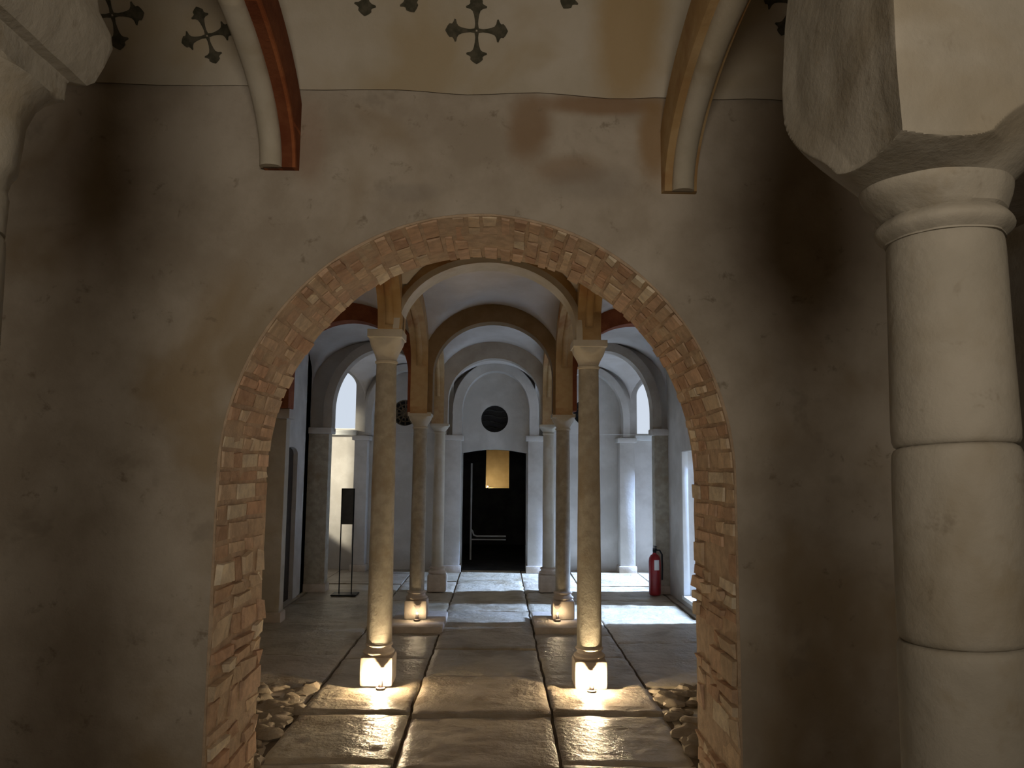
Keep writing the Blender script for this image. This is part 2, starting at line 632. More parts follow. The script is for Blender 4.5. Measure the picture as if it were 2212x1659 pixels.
cross(-0.115, 0.266, R(90), 0.93, ceil1, 'whole dark painted cross with split ends on the vault above the arch')
cross(-0.585, 0.455, R(82), 0.95, ceil1, 'upper end of a dark cross cut by the top of the view, left of the whole cross')
cross(-0.44, 0.465, R(112), 0.95, ceil1, 'slanting dark cross end at the top, next to the whole cross')
cross(0.33, 0.485, R(62), 0.95, ceil1, 'slanting dark cross end at the top right')
cross(-1.30, 0.225, R(105), 0.80, ceil1, 'blurred dark cross left of the left vault rib')
cross(-1.70, 0.30, R(95), 0.95, ceil1, 'dark cross half hidden by the left capital')
cross(1.26, 0.40, R(80), 0.9, ceil1, 'dark cross end beside the right capital')


# the two low ribs that run from the wall to the near columns
def rib(x, zb, rise, side, label):
    root = empty('vault_rib', (x, Y1, 0))
    tag(root, label, 'vault rib', 'stone ribs under the near vault')

    def path(n=40):
        yc, r = (YC + Y1) / 2, (Y1 - YC) / 2
        pts = []
        for k in range(n + 1):
            a = PI * k / n
            pts.append((yc + r * math.cos(a) * 0.97 - Y1, zb + rise * math.sin(a), r * math.cos(a) / r, math.sin(a)))
        return pts

    def sweep(sec, name, m, off=0.0):
        rows = []
        P = path()
        for i, (y, z, _, _) in enumerate(P):
            a, b = P[max(i - 1, 0)], P[min(i + 1, len(P) - 1)]
            ty, tz = b[0] - a[0], b[1] - a[1]
            l = math.hypot(ty, tz)
            ny, nz = tz / l, -ty / l
            if ny > 0:
                pass
            # inward normal points to the arch centre (down and away from the wall)
            ny, nz = -abs(tz / l) * (1 if ty < 0 and tz > 0 else -1), -abs(ty / l)
            row = []
            for (sx, sn) in sec:
                row.append((sx, y + ny * sn, z + nz * sn))
            rows.append(row)
        mb = MB()
        mb.grid(rows, close_u=True)
        mb.face(rows[0])
        mb.face(rows[-1][::-1])
        return mb.build(name, m, root, smooth=50)
    s_ = side
    body = [(-0.075, -0.16), (0.075, -0.16), (0.075, 0.0), (0.07, 0.02), (-0.07, 0.02), (-0.075, 0.0)]
    sweep(body, 'rib_body', M['redbrick'] if s_ > 0 else M['ochre'])
    w = 0.048
    roll = [(-0.055 * s_ - 0.0 + w * math.cos(t) - (0.0 if s_ > 0 else 0.045), 0.02 + 0.045 * max(0, math.sin(t)) - (0.02 if math.sin(t) < 0 else 0)) for t in [2 * PI * k / 14 for k in range(14)]]
    roll = [(p[0] + (0.02 if s_ > 0 else 0.0), p[1]) for p in roll]
    r_ = sweep(roll, 'rib_roll', M['stone'])
    r_['label'] = 'pale rounded stone moulding'
    return root


rib(-0.965, 2.83, 0.47, 1, 'curved vault rib with a red brick flank rising from the wall left of the arch')
rib(0.785, 2.75, 0.43, -1, 'curved vault rib with pale central moulding rising from the wall right of the arch')


# ------------------------------------------------------------------ columns
def loft(mb, secs, n=48, wob=0.0, seed=0, fc=None):
    """secs: (z, circle radius, square half side): section = smaller of the two outlines"""
    rows = []
    for (z, c, s_) in secs:
        row = []
        for k in range(n):
            a = 2 * PI * k / n + PI / n * 0
            if fc:
                c = fc(z, a)
            q = s_ / max(abs(math.cos(a)), abs(math.sin(a)))
            r = min(c, q)
            if fc and c > q:
                r -= 0.006 * min(1, (c - q) / 0.035) * min(1, max(0, (2.5 - z) / 0.1))
            if wob:
                r += wob * noise.noise(Vector((math.cos(a) * 2 + seed, math.sin(a) * 2, z * 6)))
            row.append((r * math.cos(a), r * math.sin(a), z))
        rows.append(row)
    mb.grid(rows, close_u=True)
    mb.face(rows[0][::-1])
    mb.face(rows[-1])


def torus_prof(z0, z1, r0, r1, n=7):
    """half-round moulding"""
    return [(z0 + (z1 - z0) * k / n, r0 + (r1 - r0) * math.sin(PI * k / n)) for k in range(n + 1)]


def cushion(z, a):
    """radius of the worn cushion capital: flares early at its front left corner, late at the back left one"""
    lip = 0.113 + 0.032 * max(0, math.cos(a - R(195))) ** 2
    if z < 1.9999:
        return 0.096 + 0.016 * max(0, math.sin(PI * min(1, max(0, (z - 1.958) / 0.04))))
    if z < 2.0485:
        t = (z - 2.0) / 0.048
        return 0.101 + (lip - 0.101) * math.sin(PI * min(1, t) * 0.5) ** 1.2
    k = 0.19 * max(0, math.cos(a - R(221))) ** 6
    t = min(1, (z - 2.048 + k * min(1, (z - 2.048) / 0.03)) / 0.245)
    return (lip - 0.004) + (0.285 - lip) * math.sin(t * PI / 2) ** 1.05


def near_column(x, label, left):
    root = empty('column', (x, YC, 0))
    tag(root, label, 'column')
    mb = MB()
    mb.box(-0.16, 0.16, -0.16, 0.16, 0, 0.16)
    mb.build('plinth', M['plinth'], root, bevel=0.012)
    mb = MB()
    mb.lathe([(0.16, 0.14)] + torus_prof(0.165, 0.22, 0.135, 0.155) + [(0.225, 0.125), (0.25, 0.122)] + torus_prof(0.255, 0.29, 0.118, 0.132) + [(0.30, 0.112)], 40)
    mb.build('base', M['nearstone'], root)
    # shaft of three drums with open joints
    mb = MB()
    j1, j2 = 1.262, 1.588

    def jd(z, a, k):
        return z + 0.006 * math.sin(a + k) + 0.004 * math.sin(3 * a + 2 * k)
    for (za, zb, ra, rb, sd) in ((0.30, j2 - 0.326, 0.109, 0.106, 1), (j1, j2, 0.1045, 0.101, 2), (j2, 1.962, 0.0995, 0.093, 3)):
        rows = []
        zs = [0, 0.004, 0.012] + [0.03 + (zb - za - 0.06) * k / 8 for k in range(9)] + [zb - za - 0.012, zb - za - 0.004, zb - za]
        for q, dz in enumerate(zs):
            t = dz / (zb - za)
            r = ra + (rb - ra) * t
            e = min(dz, zb - za - dz)
            ins = 0.010 if e < 0.001 else 0.004 if e < 0.005 else 0.001 if e < 0.013 else 0
            if left is None:
                ins = 0
            row = []
            for k in range(56):
                a = 2 * PI * k / 56
                rr = r - ins + 0.0018 * noise.noise(Vector((math.cos(a) * 2, math.sin(a) * 2, (za + dz) * 4 + sd * 9)))
                edge = 1 - min(1, e / 0.05)
                zz = za + dz + edge * 0.007 * math.sin(a + sd if dz < (zb - za) / 2 else a + sd + 1)
                row.append((rr * math.cos(a), rr * math.sin(a), zz))
            rows.append(row)
        mb.grid(rows, close_u=True)
        mb.face(rows[0][::-1])
        mb.face(rows[-1])
    mb.build('shaft', M['nearstone'], root, smooth=50)
    mb = MB()
    B = 9
    if left:
        sec = [(1.955, 0.0935, B), (2.02, 0.0935, B), (2.035, 0.089, B), (2.06, 0.094, B), (2.075, 0.103, B), (2.12, 0.106, B), (2.17, 0.108, B), (2.21, 0.122, B), (2.235, 0.142, B), (2.248, 0.16, 0.122), (2.252, 0.17, 0.124), (2.292, 0.175, 0.124), (2.296, 0.18, 0.126), (2.30, 0.21, 0.148), (2.312, 0.225, 0.158), (2.35, 0.24, 0.168), (2.395, 0.25, 0.178), (2.42, 0.245, 0.176), (2.46, 0.22, 0.158), (2.52, 0.21, 0.148), (2.62, 0.20, 0.14), (2.86, 0.20, 0.14)]
    else:
        sec = [(z, 0, B) for z in [1.955] + [1.958 + 0.04 * k / 8 for k in range(9)] + [2.002, 2.008] + [2.012 + 0.036 * k / 8 for k in range(9)]]
        for k in range(1, 111):
            t = (k / 110) ** 1.5
            z = 2.048 + t * 0.25
            sec.append((z, 0, 0.186 + 0.014 * math.sin(min(1, t * 1.5) * PI / 2)))
        sec += [(2.34, 0, 0.199), (2.40, 0, 0.195), (2.47, 0, 0.19), (2.55, 0, 0.183), (2.62, 0, 0.15), (2.86, 0, 0.15)]
    loft(mb, sec, 320, 0.005, x, None if left else cushion)
    mb.build('capital', M['nearstone'], root, smooth=30).rotation_euler = (0, 0, 0 if left else 0.06)
    return root


near_column(-0.980, 'pale stone column with stepped capital cut off by the left edge of the view', True)
near_column(0.797, 'large pale stone column with bulging cushion capital in the right foreground', False)


def hall_column(x, y, rb, rt, zcap, ztop, pl, hpl, label, raised=False, mshaft='shaft'):
    z0 = 0.055 if raised else 0.012
    root = empty('column', (x, y, z0))
    tag(root, label, 'column', 'slender columns of the hall')
    zc, zt = zcap - z0, ztop - z0
    mb = MB()
    mb.box(-pl, pl, -pl, pl, 0, hpl)
    mb.build('plinth', M['plinth'], root, bevel=min(0.03, pl * 0.2))
    mb = MB()
    k = pl
    mb.lathe([(hpl - 0.002, k * 0.92)] + torus_prof(hpl + 0.002, hpl + 0.035, k * 0.84, k * 0.97) + [(hpl + 0.04, k * 0.78), (hpl + 0.055, k * 0.76)] + torus_prof(hpl + 0.057, hpl + 0.08, k * 0.76, k * 0.86, 5) + [(hpl + 0.085, rb * 1.03)], 36)
    mb.build('base', M['plinth'], root)
    mb = MB()
    z1 = hpl + 0.08
    mb.lathe([(z1 + (zc - z1) * q / 14, rb + (rt - rb) * (q / 14) ** 1.3) for q in range(15)], 36, wob=0.003, seed=x * 3 + y)
    mb.build('shaft', M[mshaft], root, smooth=60)
    mb = MB()
    hh = zt - zc
    a = rt * 1.62
    sec = [(zc - 0.012, rt * 1.02, 9), (zc - 0.008, rt * 1.12, 9), (zc + 0.006, rt * 1.14, 9), (zc + 0.012, rt * 1.0, 9)]
    for q in range(1, 11):
        t = q / 10
        sec.append((zc + 0.012 + (hh * 0.72 - 0.012) * t, rt * (1.0 + 0.95 * t ** 1.3), a * (0.86 + 0.14 * t)))
    sec += [(zc + hh * 0.74, a * 1.42, a * 1.0), (zc + hh * 0.76, a * 1.5, a * 1.06), (zt, a * 1.5, a * 1.06)]
    loft(mb, sec, 64)
    mb.build('capital', M['stone'], root, smooth=40)
    return root


hall_column(-0.835, 5.53, 0.090, 0.074, 2.30, 2.53, 0.115, 0.20, 'left column of the nearest lamp-lit pair, tall slender shaft beyond the brick arch', mshaft='shaft')
hall_column(0.660, 5.48, 0.088, 0.072, 2.27, 2.46, 0.115, 0.19, 'right column of the nearest lamp-lit pair, tall slender shaft beyond the brick arch')
hall_column(-0.790, 7.60, 0.074, 0.068, 1.92, 2.07, 0.110, 0.18, 'left column of the second lamp-lit pair, on a raised slab', True)
hall_column(0.655, 7.62, 0.074, 0.068, 1.92, 2.07, 0.110, 0.18, 'right column of the second lamp-lit pair, on a raised slab', True)
hall_column(-0.735, 9.45, 0.072, 0.066, 1.95, 2.06, 0.115, 0.21, 'left column of the farthest pair, lit blue by daylight', False, 'stone')
hall_column(0.630, 9.45, 0.072, 0.066, 1.95, 2.06, 0.115, 0.21, 'right column of the farthest pair, beside the blue floor light', False, 'stone')


# ------------------------------------------------------------------ floor lamps at the column feet
def floor_lamp(x, y, z, power, label, sc=1.0):
    root = empty('floor_lamp', (x, y, z))
    tag(root, label, 'floor lamp', 'small warm lamps at the column feet')
    mb = MB()
    mb.lathe([(0, 0.030 * sc), (0.006, 0.032 * sc), (0.018, 0.030 * sc), (0.022, 0.016 * sc), (0.060, 0.012 * sc), (0.064, 0.008 * sc)], 24)
    mb.build('lamp_base', M['fixture'], root)
    mb = MB()
    mb.lathe([(0.074 + 0.009 * math.sin(t), max(0.0005, 0.009 * math.cos(t))) for t in [-PI / 2 + PI * k / 8 for k in range(9)]], 16)
    b = mb.build('bulb', M['bulb'], root)
    # small pointed tab added between bulb and plinth to cast a V-shaped shadow
    mb = MB()
    y0 = 0.028
    a, b_, c = (0, y0, 0.090), (0.036, y0, 0.142), (-0.036, y0, 0.142)
    d = 0.0025
    f = [a, b_, c]
    k = [(p[0], p[1] + d, p[2]) for p in f]
    mb.face(f)
    mb.face(k[::-1])
    for i in range(3):
        j = (i + 1) % 3
        mb.face([f[i], f[j], k[j], k[i]])
    mb.box(-0.001, 0.001, y0, y0 + d, 0.018, 0.092)
    mb.build('shadow_tab', M['fixture'], root, smooth=0)
    point('lamp_light', (0, -0.002, 0.074), power, WARM, 0.0095, root)
    return root


floor_lamp(-0.79, 5.350, 0.012, LAMP_NEAR, 'small lit lamp on the floor against the foot of the nearest left column')
floor_lamp(0.655, 5.300, 0.012, LAMP_NEAR, 'small lit lamp on the floor against the foot of the nearest right column')
floor_lamp(-0.765, 7.43, 0.055, LAMP_FAR, 'small lit lamp against the foot of the second left column')
floor_lamp(0.590, 7.45, 0.055, LAMP_FAR, 'small lit lamp against the foot of the second right column')

# ------------------------------------------------------------------ hall walls
XL, XR = -2.35, 2.12
YE = 11.35
mb = MB()
panel(mb, 'x', XL, -0.3, Y2, 7.7, 0, 3.4)
panel(mb, 'x', XL, -0.3, 7.7, 9.52, 0, 3.4, arch_outline(8.38, 8.88, 0.0, 1.66, 1.74, 8), (8.63, 0.8), open_bottom=True)
panel(mb, 'x', -3.2, -0.3, 9.4, YE, 0, 3.4, [(10.28, 0.95), (11.1, 0.95), (11.1, 2.5), (10.28, 2.5)], (10.8, 1.7))
panel(mb, 'y', 9.4, -0.2, -3.5, XL, 0, 3.4)
struct(mb.build('wall_left', M['hall'], smooth=0))
root = struct(empty('door_2', (XL - 0.05, 8.63, 0.0)), 'narrow dark doorway in the left wall, its shade given by an added dark leaf')
mb = MB()
o_ = arch_outline(-0.26, 0.26, 0.0, 1.665, 1.745, 8)
for d in (0.0, -0.05):
    mb.face([(d, p[0], p[1]) for p in o_])
for i in range(len(o_)):
    p, q = o_[i], o_[(i + 1) % len(o_)]
    mb.face([(0, p[0], p[1]), (0, q[0], q[1]), (-0.05, q[0], q[1]), (-0.05, p[0], p[1])])
mb.build('door_leaf', M['doorshade'], root, smooth=0)  # dark leaf and handle added to stand for the shade inside the doorway
mb = MB()
mb.tube([(0.0, -0.17, 0.95), (0.035, -0.17, 0.95), (0.035, -0.10, 0.95)], 0.008, 8)
mb.build('door_handle', M['black'], root)
mb = MB()
panel(mb, 'x', XR, 0.28, Y2, 7.2, 0, 3.4)
panel(mb, 'x', XR, 0.28, 7.2, 9.4, 0, 3.4, [(7.62, 0.10), (8.66, 0.10), (8.66, 1.73), (7.62, 1.73)], (8.14, 0.9))
panel(mb, 'x', 3.1, 0.3, 9.4, YE, 0, 3.4, [(9.47, 0.08), (11.1, 0.08), (11.1, 2.1), (9.47, 2.1)], (10.3, 1.0))
panel(mb, 'y', 9.4, -0.1, XR + 0.28, 3.4, 0, 3.4)
panel(mb, 'y', 9.25, 0.05, 3.4, 15.0, 0, 14.0)     # unseen baffle added outside, keeps daylight from crossing between the two openings
struct(mb.build('wall_right', M['hall'], smooth=0))

mb = MB()
T = 0.35
panel(mb, 'y', YE, T, -3.5, -2.0, 0, 3.4, arch_outline(-2.80, -2.16, 2.07, 2.72, 3.03), (-2.48, 2.5))
panel(mb, 'y', YE, T, -2.0, -0.80, 0, 3.4, circle_outline(-1.42, 2.33, 0.20), (-1.42, 2.33))
dr = [(-0.54, 0.0), (0.43, 0.0), (0.43, 1.735)] + [(0.43 - 0.97 * k / 8, 1.735 + 0.055 * math.sin(PI * k / 8)) for k in range(1, 8)] + [(-0.54, 1.735)]
panel(mb, 'y', YE, T, -0.80, 0.66, 0, 1.93, dr, (-0.05, 0.9), open_bottom=True)
panel(mb, 'y', YE, T, -0.80, 0.66, 1.93, 3.4, circle_outline(-0.06, 2.25, 0.205), (-0.06, 2.25))
panel(mb, 'y', YE, T, 0.66, 2.0, 0, 3.4, circle_outline(1.33, 2.36, 0.20), (1.33, 2.36))
panel(mb, 'y', YE, T, 2.0, 3.4, 0, 3.4, arch_outline(2.10, 2.74, 2.03, 2.62, 2.93), (2.42, 2.45))
struct(mb.build('wall_back', M['hall'], smooth=0))

# windows high in the end wall
for n, (c, z0, zs, zc) in enumerate(((-2.48, 2.07, 2.72, 3.03), (2.42, 2.03, 2.62, 2.93))):
    root = struct(empty('window_%d' % (n + 1), (c, YE + 0.16, z0)), ('bright arched window high in the %s corner of the end wall' % ('left', 'right')[n]))
    mb = MB()
    out = [(p[0] - c, p[1] - z0) for p in arch_outline(c - 0.32, c + 0.32, z0, zs, zc)]
    mb.face([(p[0], 0.02, p[1]) for p in out])
    mb.build('pane', M['glass'], root, smooth=0)
    mb = MB()
    for i in range(len(out)):
        p, q = out[i], out[(i + 1) % len(out)]
        k = 0.93
        ip, iq = (p[0] * k, 0.3 + (p[1] - 0.3) * k), (q[0] * k, 0.3 + (q[1] - 0.3) * k)
        for d in (0.0, 0.03):
            mb.face([(p[0], d, p[1]), (q[0], d, q[1]), (iq[0], d, iq[1]), (ip[0], d, ip[1])])
        mb.face([(ip[0], 0, ip[1]), (iq[0], 0, iq[1]), (iq[0], 0.03, iq[1]), (ip[0], 0.03, ip[1])])
    mb.build('window_frame', M['white'], root, smooth=0)
    mb = MB()
    mb.box(-0.36, 0.36, -0.26, -0.10, -0.09, -0.015)
    mb.build('window_sill', M['white'], root, bevel=0.008)

# round grilles
for n, (c, z, r, m_, lab) in enumerate(((-1.42, 2.33, 0.20, 'rust', 'round opening with rusty grille half hidden behind the left columns'), (-0.06, 2.25, 0.205, 'grille', 'dark round window with wavy bars above the end door'), (1.33, 2.36, 0.20, 'grille', 'round opening almost hidden behind the right columns'))):
    root = struct(empty('window_%d' % (n + 3), (c, YE + 0.10, z)), lab)
    mb = MB()
    mb.tube([(r * 0.985 * math.cos(2 * PI * k / 32), 0, r * 0.985 * math.sin(2 * PI * k / 32)) for k in range(33)], 0.012, 8)
    mb.build('grille_ring', M[m_], root)
    if n == 0:
        mb = MB()
        for k in range(6):
            a = PI * k / 6
            mb.tube([(r * math.cos(a), 0, r * math.sin(a)), (-r * math.cos(a), 0, -r * math.sin(a))], 0.011, 6)
        for rr in (0.07, 0.13):
            mb.tube([(rr * math.cos(2 * PI * k / 24), 0, rr * math.sin(2 * PI * k / 24)) for k in range(25)], 0.011, 6)
        mb.build('grille_bars', M[m_], root)
    else:
        for k, zz in enumerate((-0.13, -0.045, 0.045, 0.13)):
            h = math.sqrt(r * r - zz * zz) * 0.98
            mb = MB()
            mb.tube([(-h + 2 * h * q / 16, 0, zz + 0.022 * math.sin(q / 16 * 2 * PI) * h / r) for q in range(17)], 0.016, 6)
            mb.build('grille_bar', M[m_], root)
    mb = MB()
    mb.lathe([(0, r * 1.0), (0.25, r * 1.0)], 24)
    o = mb.build('shutter', M['darkwall'], root, smooth=40)
    o.rotation_euler = (R(-90), 0, 0)
    o.location = (0, 0.06, 0)

# dark room behind the end door
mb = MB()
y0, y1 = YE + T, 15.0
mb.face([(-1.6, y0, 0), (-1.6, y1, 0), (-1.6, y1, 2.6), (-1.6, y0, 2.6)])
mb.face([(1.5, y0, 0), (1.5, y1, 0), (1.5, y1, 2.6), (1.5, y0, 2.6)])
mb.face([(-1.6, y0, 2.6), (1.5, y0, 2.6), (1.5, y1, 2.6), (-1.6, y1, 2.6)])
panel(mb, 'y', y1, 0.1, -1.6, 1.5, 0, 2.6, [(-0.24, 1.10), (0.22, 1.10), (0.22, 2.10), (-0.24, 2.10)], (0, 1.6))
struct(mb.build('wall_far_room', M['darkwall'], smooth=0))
mb = MB()
x0_, x1_ = -0.24, 0.22
mb.face([(x0_, 15.1, 1.1), (x0_, 15.6, 1.1), (x0_, 15.6, 2.1), (x0_, 15.1, 2.1)])
mb.face([(x1_, 15.1, 1.1), (x1_, 15.6, 1.1), (x1_, 15.6, 2.1), (x1_, 15.1, 2.1)])
mb.face([(x0_, 15.6, 1.1), (x1_, 15.6, 1.1), (x1_, 15.6, 2.1), (x0_, 15.6, 2.1)])
mb.face([(x0_, 15.1, 1.1), (x1_, 15.1, 1.1), (x1_, 15.6, 1.1), (x0_, 15.6, 1.1)])
mb.face([(x0_, 15.1, 2.1), (x1_, 15.1, 2.1), (x1_, 15.6, 2.1), (x0_, 15.6, 2.1)])
tag(mb.build('wall_niche', M['niche'], smooth=0), 'glowing yellow niche in the dark room behind the end door', 'niche')
root = empty('niche_lamp', (-0.205, 15.13, 1.10))
tag(root, 'tiny bright lamp in the bottom left corner of the yellow niche', 'lamp')
mb = MB()
mb.lathe([(0, 0.018), (0.01, 0.018), (0.014, 0.008)], 14)
mb.build('lamp_base', M['fixture'], root)
mb = MB()
mb.lathe([(0.026 + 0.014 * math.sin(t), max(0.0005, 0.014 * math.cos(t))) for t in [-PI / 2 + PI * k / 8 for k in range(9)]], 14)
mb.build('bulb', M['bulb'], root)
point('niche_light', (0.06, 0.1, 0.08), 2.2, (1.0, 0.78, 0.42), 0.03, root)

root = empty('metal_rail', (-0.44, 12.6, 0))
tag(root, 'thin pale metal rail standing in the dark room behind the end door', 'rail')
mb = MB()
mb.tube([(0, 0, 0.0), (0, 0, 1.58)], 0.016, 8)
mb.build('post', M['rail'], root)
mb = MB()
mb.tube([(0, 0, 0.50), (0.03, 0, 0.46), (0.05, 0, 0.40), (0.10, 0, 0.385), (0.58, 0, 0.385)], 0.014, 8)
mb.build('upper_bar', M['rail'], root)
mb = MB()
mb.tube([(0, 0, 0.33), (0.58, 0, 0.33)], 0.012, 8)
mb.build('lower_bar', M['rail'], root)

# ------------------------------------------------------------------ hall vaults
mb = MB()
ZS, ZCS = 2.5, (3.18, 3.18, 3.10, 3.06)
XA = [XL, -0.79, 0.65, XR]
YR = [Y2, 5.5, 7.6, 9.45, YE]
bays = [(XA[i], XA[i + 1], YR[j], YR[j + 1]) for j in range(3) for i in range(3)]
bays += [(-3.2, -2.02, 9.45, YE), (-2.02, -0.76, 9.45, YE), (-0.76, 0.64, 9.45, YE), (0.64, 2.0, 9.45, YE), (2.0, 3.1, 9.45, YE)]
for (xa, xb, ya, yb) in bays:
    n = 28
    rows = []
    for j in range(n + 1):
        v = -math.cos(PI * j / n)
        ZC = ZCS[YR.index(ya)]
        row = []
        for i in range(n + 1):
            u = -math.cos(PI * i / n)
            h = max(math.sqrt(max(0, 1 - u * u)), math.sqrt(max(0, 1 - v * v)))
            row.append(((xa + xb) / 2 + u * (xb - xa) / 2, (ya + yb) / 2 + v * (yb - ya) / 2, ZS + (ZC - ZS) * h))
        rows.append(row)
    mb.grid(rows, flip=True)
struct(mb.build('ceiling', M['hallvault'], smooth=50), 'limewashed cross vaults over the columned hall')
mb = MB()
mb.box(-3.6, 3.5, Y2, YE + T, 3.42, 3.6)
mb.box(-1.8, 1.7, YE + T, 15.8, 2.62, 2.8)
struct(mb.build('ceiling_slab', M['hall'], smooth=0))


# arch bands under the vaults
def arch_band(axis, pos, a0, a1, zs, zc, th, wid, legs, m_, label, name='arch', roll=None, group=None, rim=None, spandrel=None):
    """axis 'x': spans in x at y=pos; axis 'y': spans in y at x=pos. a0,a1 = inner faces"""
    root = empty(name, (pos, (a0 + a1) / 2, zs) if axis == 'y' else ((a0 + a1) / 2, pos, zs))
    tag(root, label, 'arch', group or 'masonry arches under the hall vaults')
    c, r = 0, (a1 - a0) / 2

    def P(a, d, z):
        return (a, d, z) if axis == 'x' else (d, a, z)

    def prof_(off, n=28):
        pts = [(-r - off, legs[0] - zs)]
        for k in range(n + 1):
            t = PI - PI * k / n
            pts.append(((r + off) * math.cos(t), (zc - zs + off) * math.sin(t)))
        pts.append((r + off, legs[1] - zs))
        return pts
    mb = MB()
    i_, o_ = prof_(0), prof_(th)
    w = wid / 2
    mb.grid([[P(p[0], -w, p[1]) for p in i_], [P(p[0], w, p[1]) for p in i_]])
    mb.grid([[P(p[0], -w, p[1]) for p in o_], [P(p[0], w, p[1]) for p in o_]], flip=True)
    for d in (-w, w):
        mb.grid([[P(p[0], d, p[1]) for p in i_], [P(p[0], d, p[1]) for p in o_]])
    for e in (0, -1):
        mb.face([P(i_[e][0], -w, i_[e][1]), P(i_[e][0], w, i_[e][1]), P(o_[e][0], w, o_[e][1]), P(o_[e][0], -w, o_[e][1])])
    mb.build('arch_ring', m_, root, smooth=40)
    if rim:
        mb = MB()
        a_, b_ = prof_(-0.015), prof_(rim)
        v = w + 0.02
        mb.grid([[P(p[0], -v, p[1]) for p in a_], [P(p[0], v, p[1]) for p in a_]])
        mb.grid([[P(p[0], -v, p[1]) for p in b_], [P(p[0], v, p[1]) for p in b_]], flip=True)
        for d in (-v, v):
            mb.grid([[P(p[0], d, p[1]) for p in a_], [P(p[0], d, p[1]) for p in b_]])
        mb.build('arch_rim', M['stone'], root, smooth=40)['label'] = 'pale inner rim of the arch'
    if spandrel:
        mb = MB()
        mid = (a0 + a1) / 2
        ho = [(p[0], p[1]) for p in prof_(th * 0.7)]
        ho[0], ho[-1] = (ho[0][0], 1.95 - zs), (ho[-1][0], 1.95 - zs)
        panel(mb, 'y', 0.0, 0.08, spandrel[0] - mid, spandrel[1] - mid, 1.95 - zs, 3.35 - zs, ho, (0, 0.05), open_bottom=True)
        mb.build('spandrel', M['hall'], root, smooth=0)
    if roll:
        mb = MB()
        q = prof_(-0.0)
        rows = []
        for p0 in prof_(0.02)[1:-1]:
            l = math.hypot(p0[0], p0[1]) or 1
            nx, nz = -p0[0] / l, -p0[1] / l
            rows.append([P(p0[0] + nx * (0.02 + roll * 0.9 * max(0, math.sin(t))), roll * math.cos(t), p0[1] + nz * (0.02 + roll * 0.9 * max(0, math.sin(t)))) for t in [PI * k / 8 for k in range(9)]])
        mb.grid(rows)
        mb.build('arch_roll', M['ochre'] if m_ is not M['greyarch'] else m_, root, smooth=50)
    return root


# nave cross arches, one per row of columns
arch_band('x', 5.50, -0.745, 0.575, 2.54, 3.045, 0.12, 0.20, (2.53, 2.46), M['ochre'], 'ochre cross arch with a pale inner rim over the nearest column pair', rim=0.03)
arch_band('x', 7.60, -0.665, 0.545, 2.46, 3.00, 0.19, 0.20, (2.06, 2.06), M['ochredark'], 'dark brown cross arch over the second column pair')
arch_band('x', 9.45, -0.635, 0.525, 2.36, 2.89, 0.22, 0.18, (2.05, 2.05), M['greyarch'], 'grey cross arch over the farthest column pair')
# aisle cross arches
arch_band('x', 7.60, -2.10, -0.915, 2.46, 3.0, 0.19, 0.20, (2.10, 2.06), M['redplain'], 'red-brown brick cross arch over the left aisle at the second columns')
arch_band('x', 7.60, 0.785, 1.98, 2.46, 3.0, 0.19, 0.20, (2.10, 2.06), M['redplain'], 'red-brown brick cross arch over the right aisle at the second columns')
arch_band('x', 9.45, -2.07, -0.835, 2.22, 2.99, 0.11, 0.20, (2.0, 2.05), M['greyarch'], 'grey-brown cross arch over the left aisle, framing the bright left window', spandrel=(XL, -0.74))
arch_band('x', 9.45, 0.735, 1.93, 2.22, 3.0, 0.11, 0.20, (2.05, 2.0), M['greyarch'], 'grey-brown cross arch over the right aisle, framing the bright right window', spandrel=(0.64, XR + 0.1))
# arcades running along the hall
for x, s_, zt1 in ((-0.80, 'left', 2.53), (0.655, 'right', 2.46)):
    arch_band('y', x, Y2 + 0.02, 5.385, 2.56, 3.0, 0.14, 0.17, (2.53, zt1), M['ochre'], 'ochre arch with a raised moulding from the near wall to the nearest %s column' % s_, roll=0.03)
    arch_band('y', x, 5.62, 7.48, 2.54, 3.0, 0.14, 0.17, (zt1, 2.06), M['ochre'], 'ochre arch between the nearest and the second %s columns' % s_, roll=0.03)
    arch_band('y', x * 0.95, 7.72, 9.33, 2.40, 2.95, 0.14, 0.15, (2.06, 2.06), M['ochre'], 'ochre arch between the second and the farthest %s columns' % s_, roll=0.025)
    arch_band('y', x * 0.93, 9.57, YE - 0.02, 2.36, 2.9, 0.12, 0.14, (2.05, 2.0), M['hall'], 'pale arch from the farthest %s column to the end wall' % s_)
# arch framing the end wall above the door
arch_band('x', YE - 0.13, -0.54, 0.46, 2.36, 2.95, 0.14, 0.26, (1.99, 1.99), M['hall'], 'pale wall arch around the dark round window of the end wall')
arch_band('x', YE - 0.10, -1.88, -0.86, 2.25, 2.95, 0.10, 0.20, (1.98, 1.98), M['hall'], 'pale wall arch on the end wall of the left aisle')
arch_band('x', YE - 0.10, 0.80, 1.86, 2.25, 2.95, 0.10, 0.20, (1.98, 1.98), M['hall'], 'pale wall arch on the end wall of the right aisle')


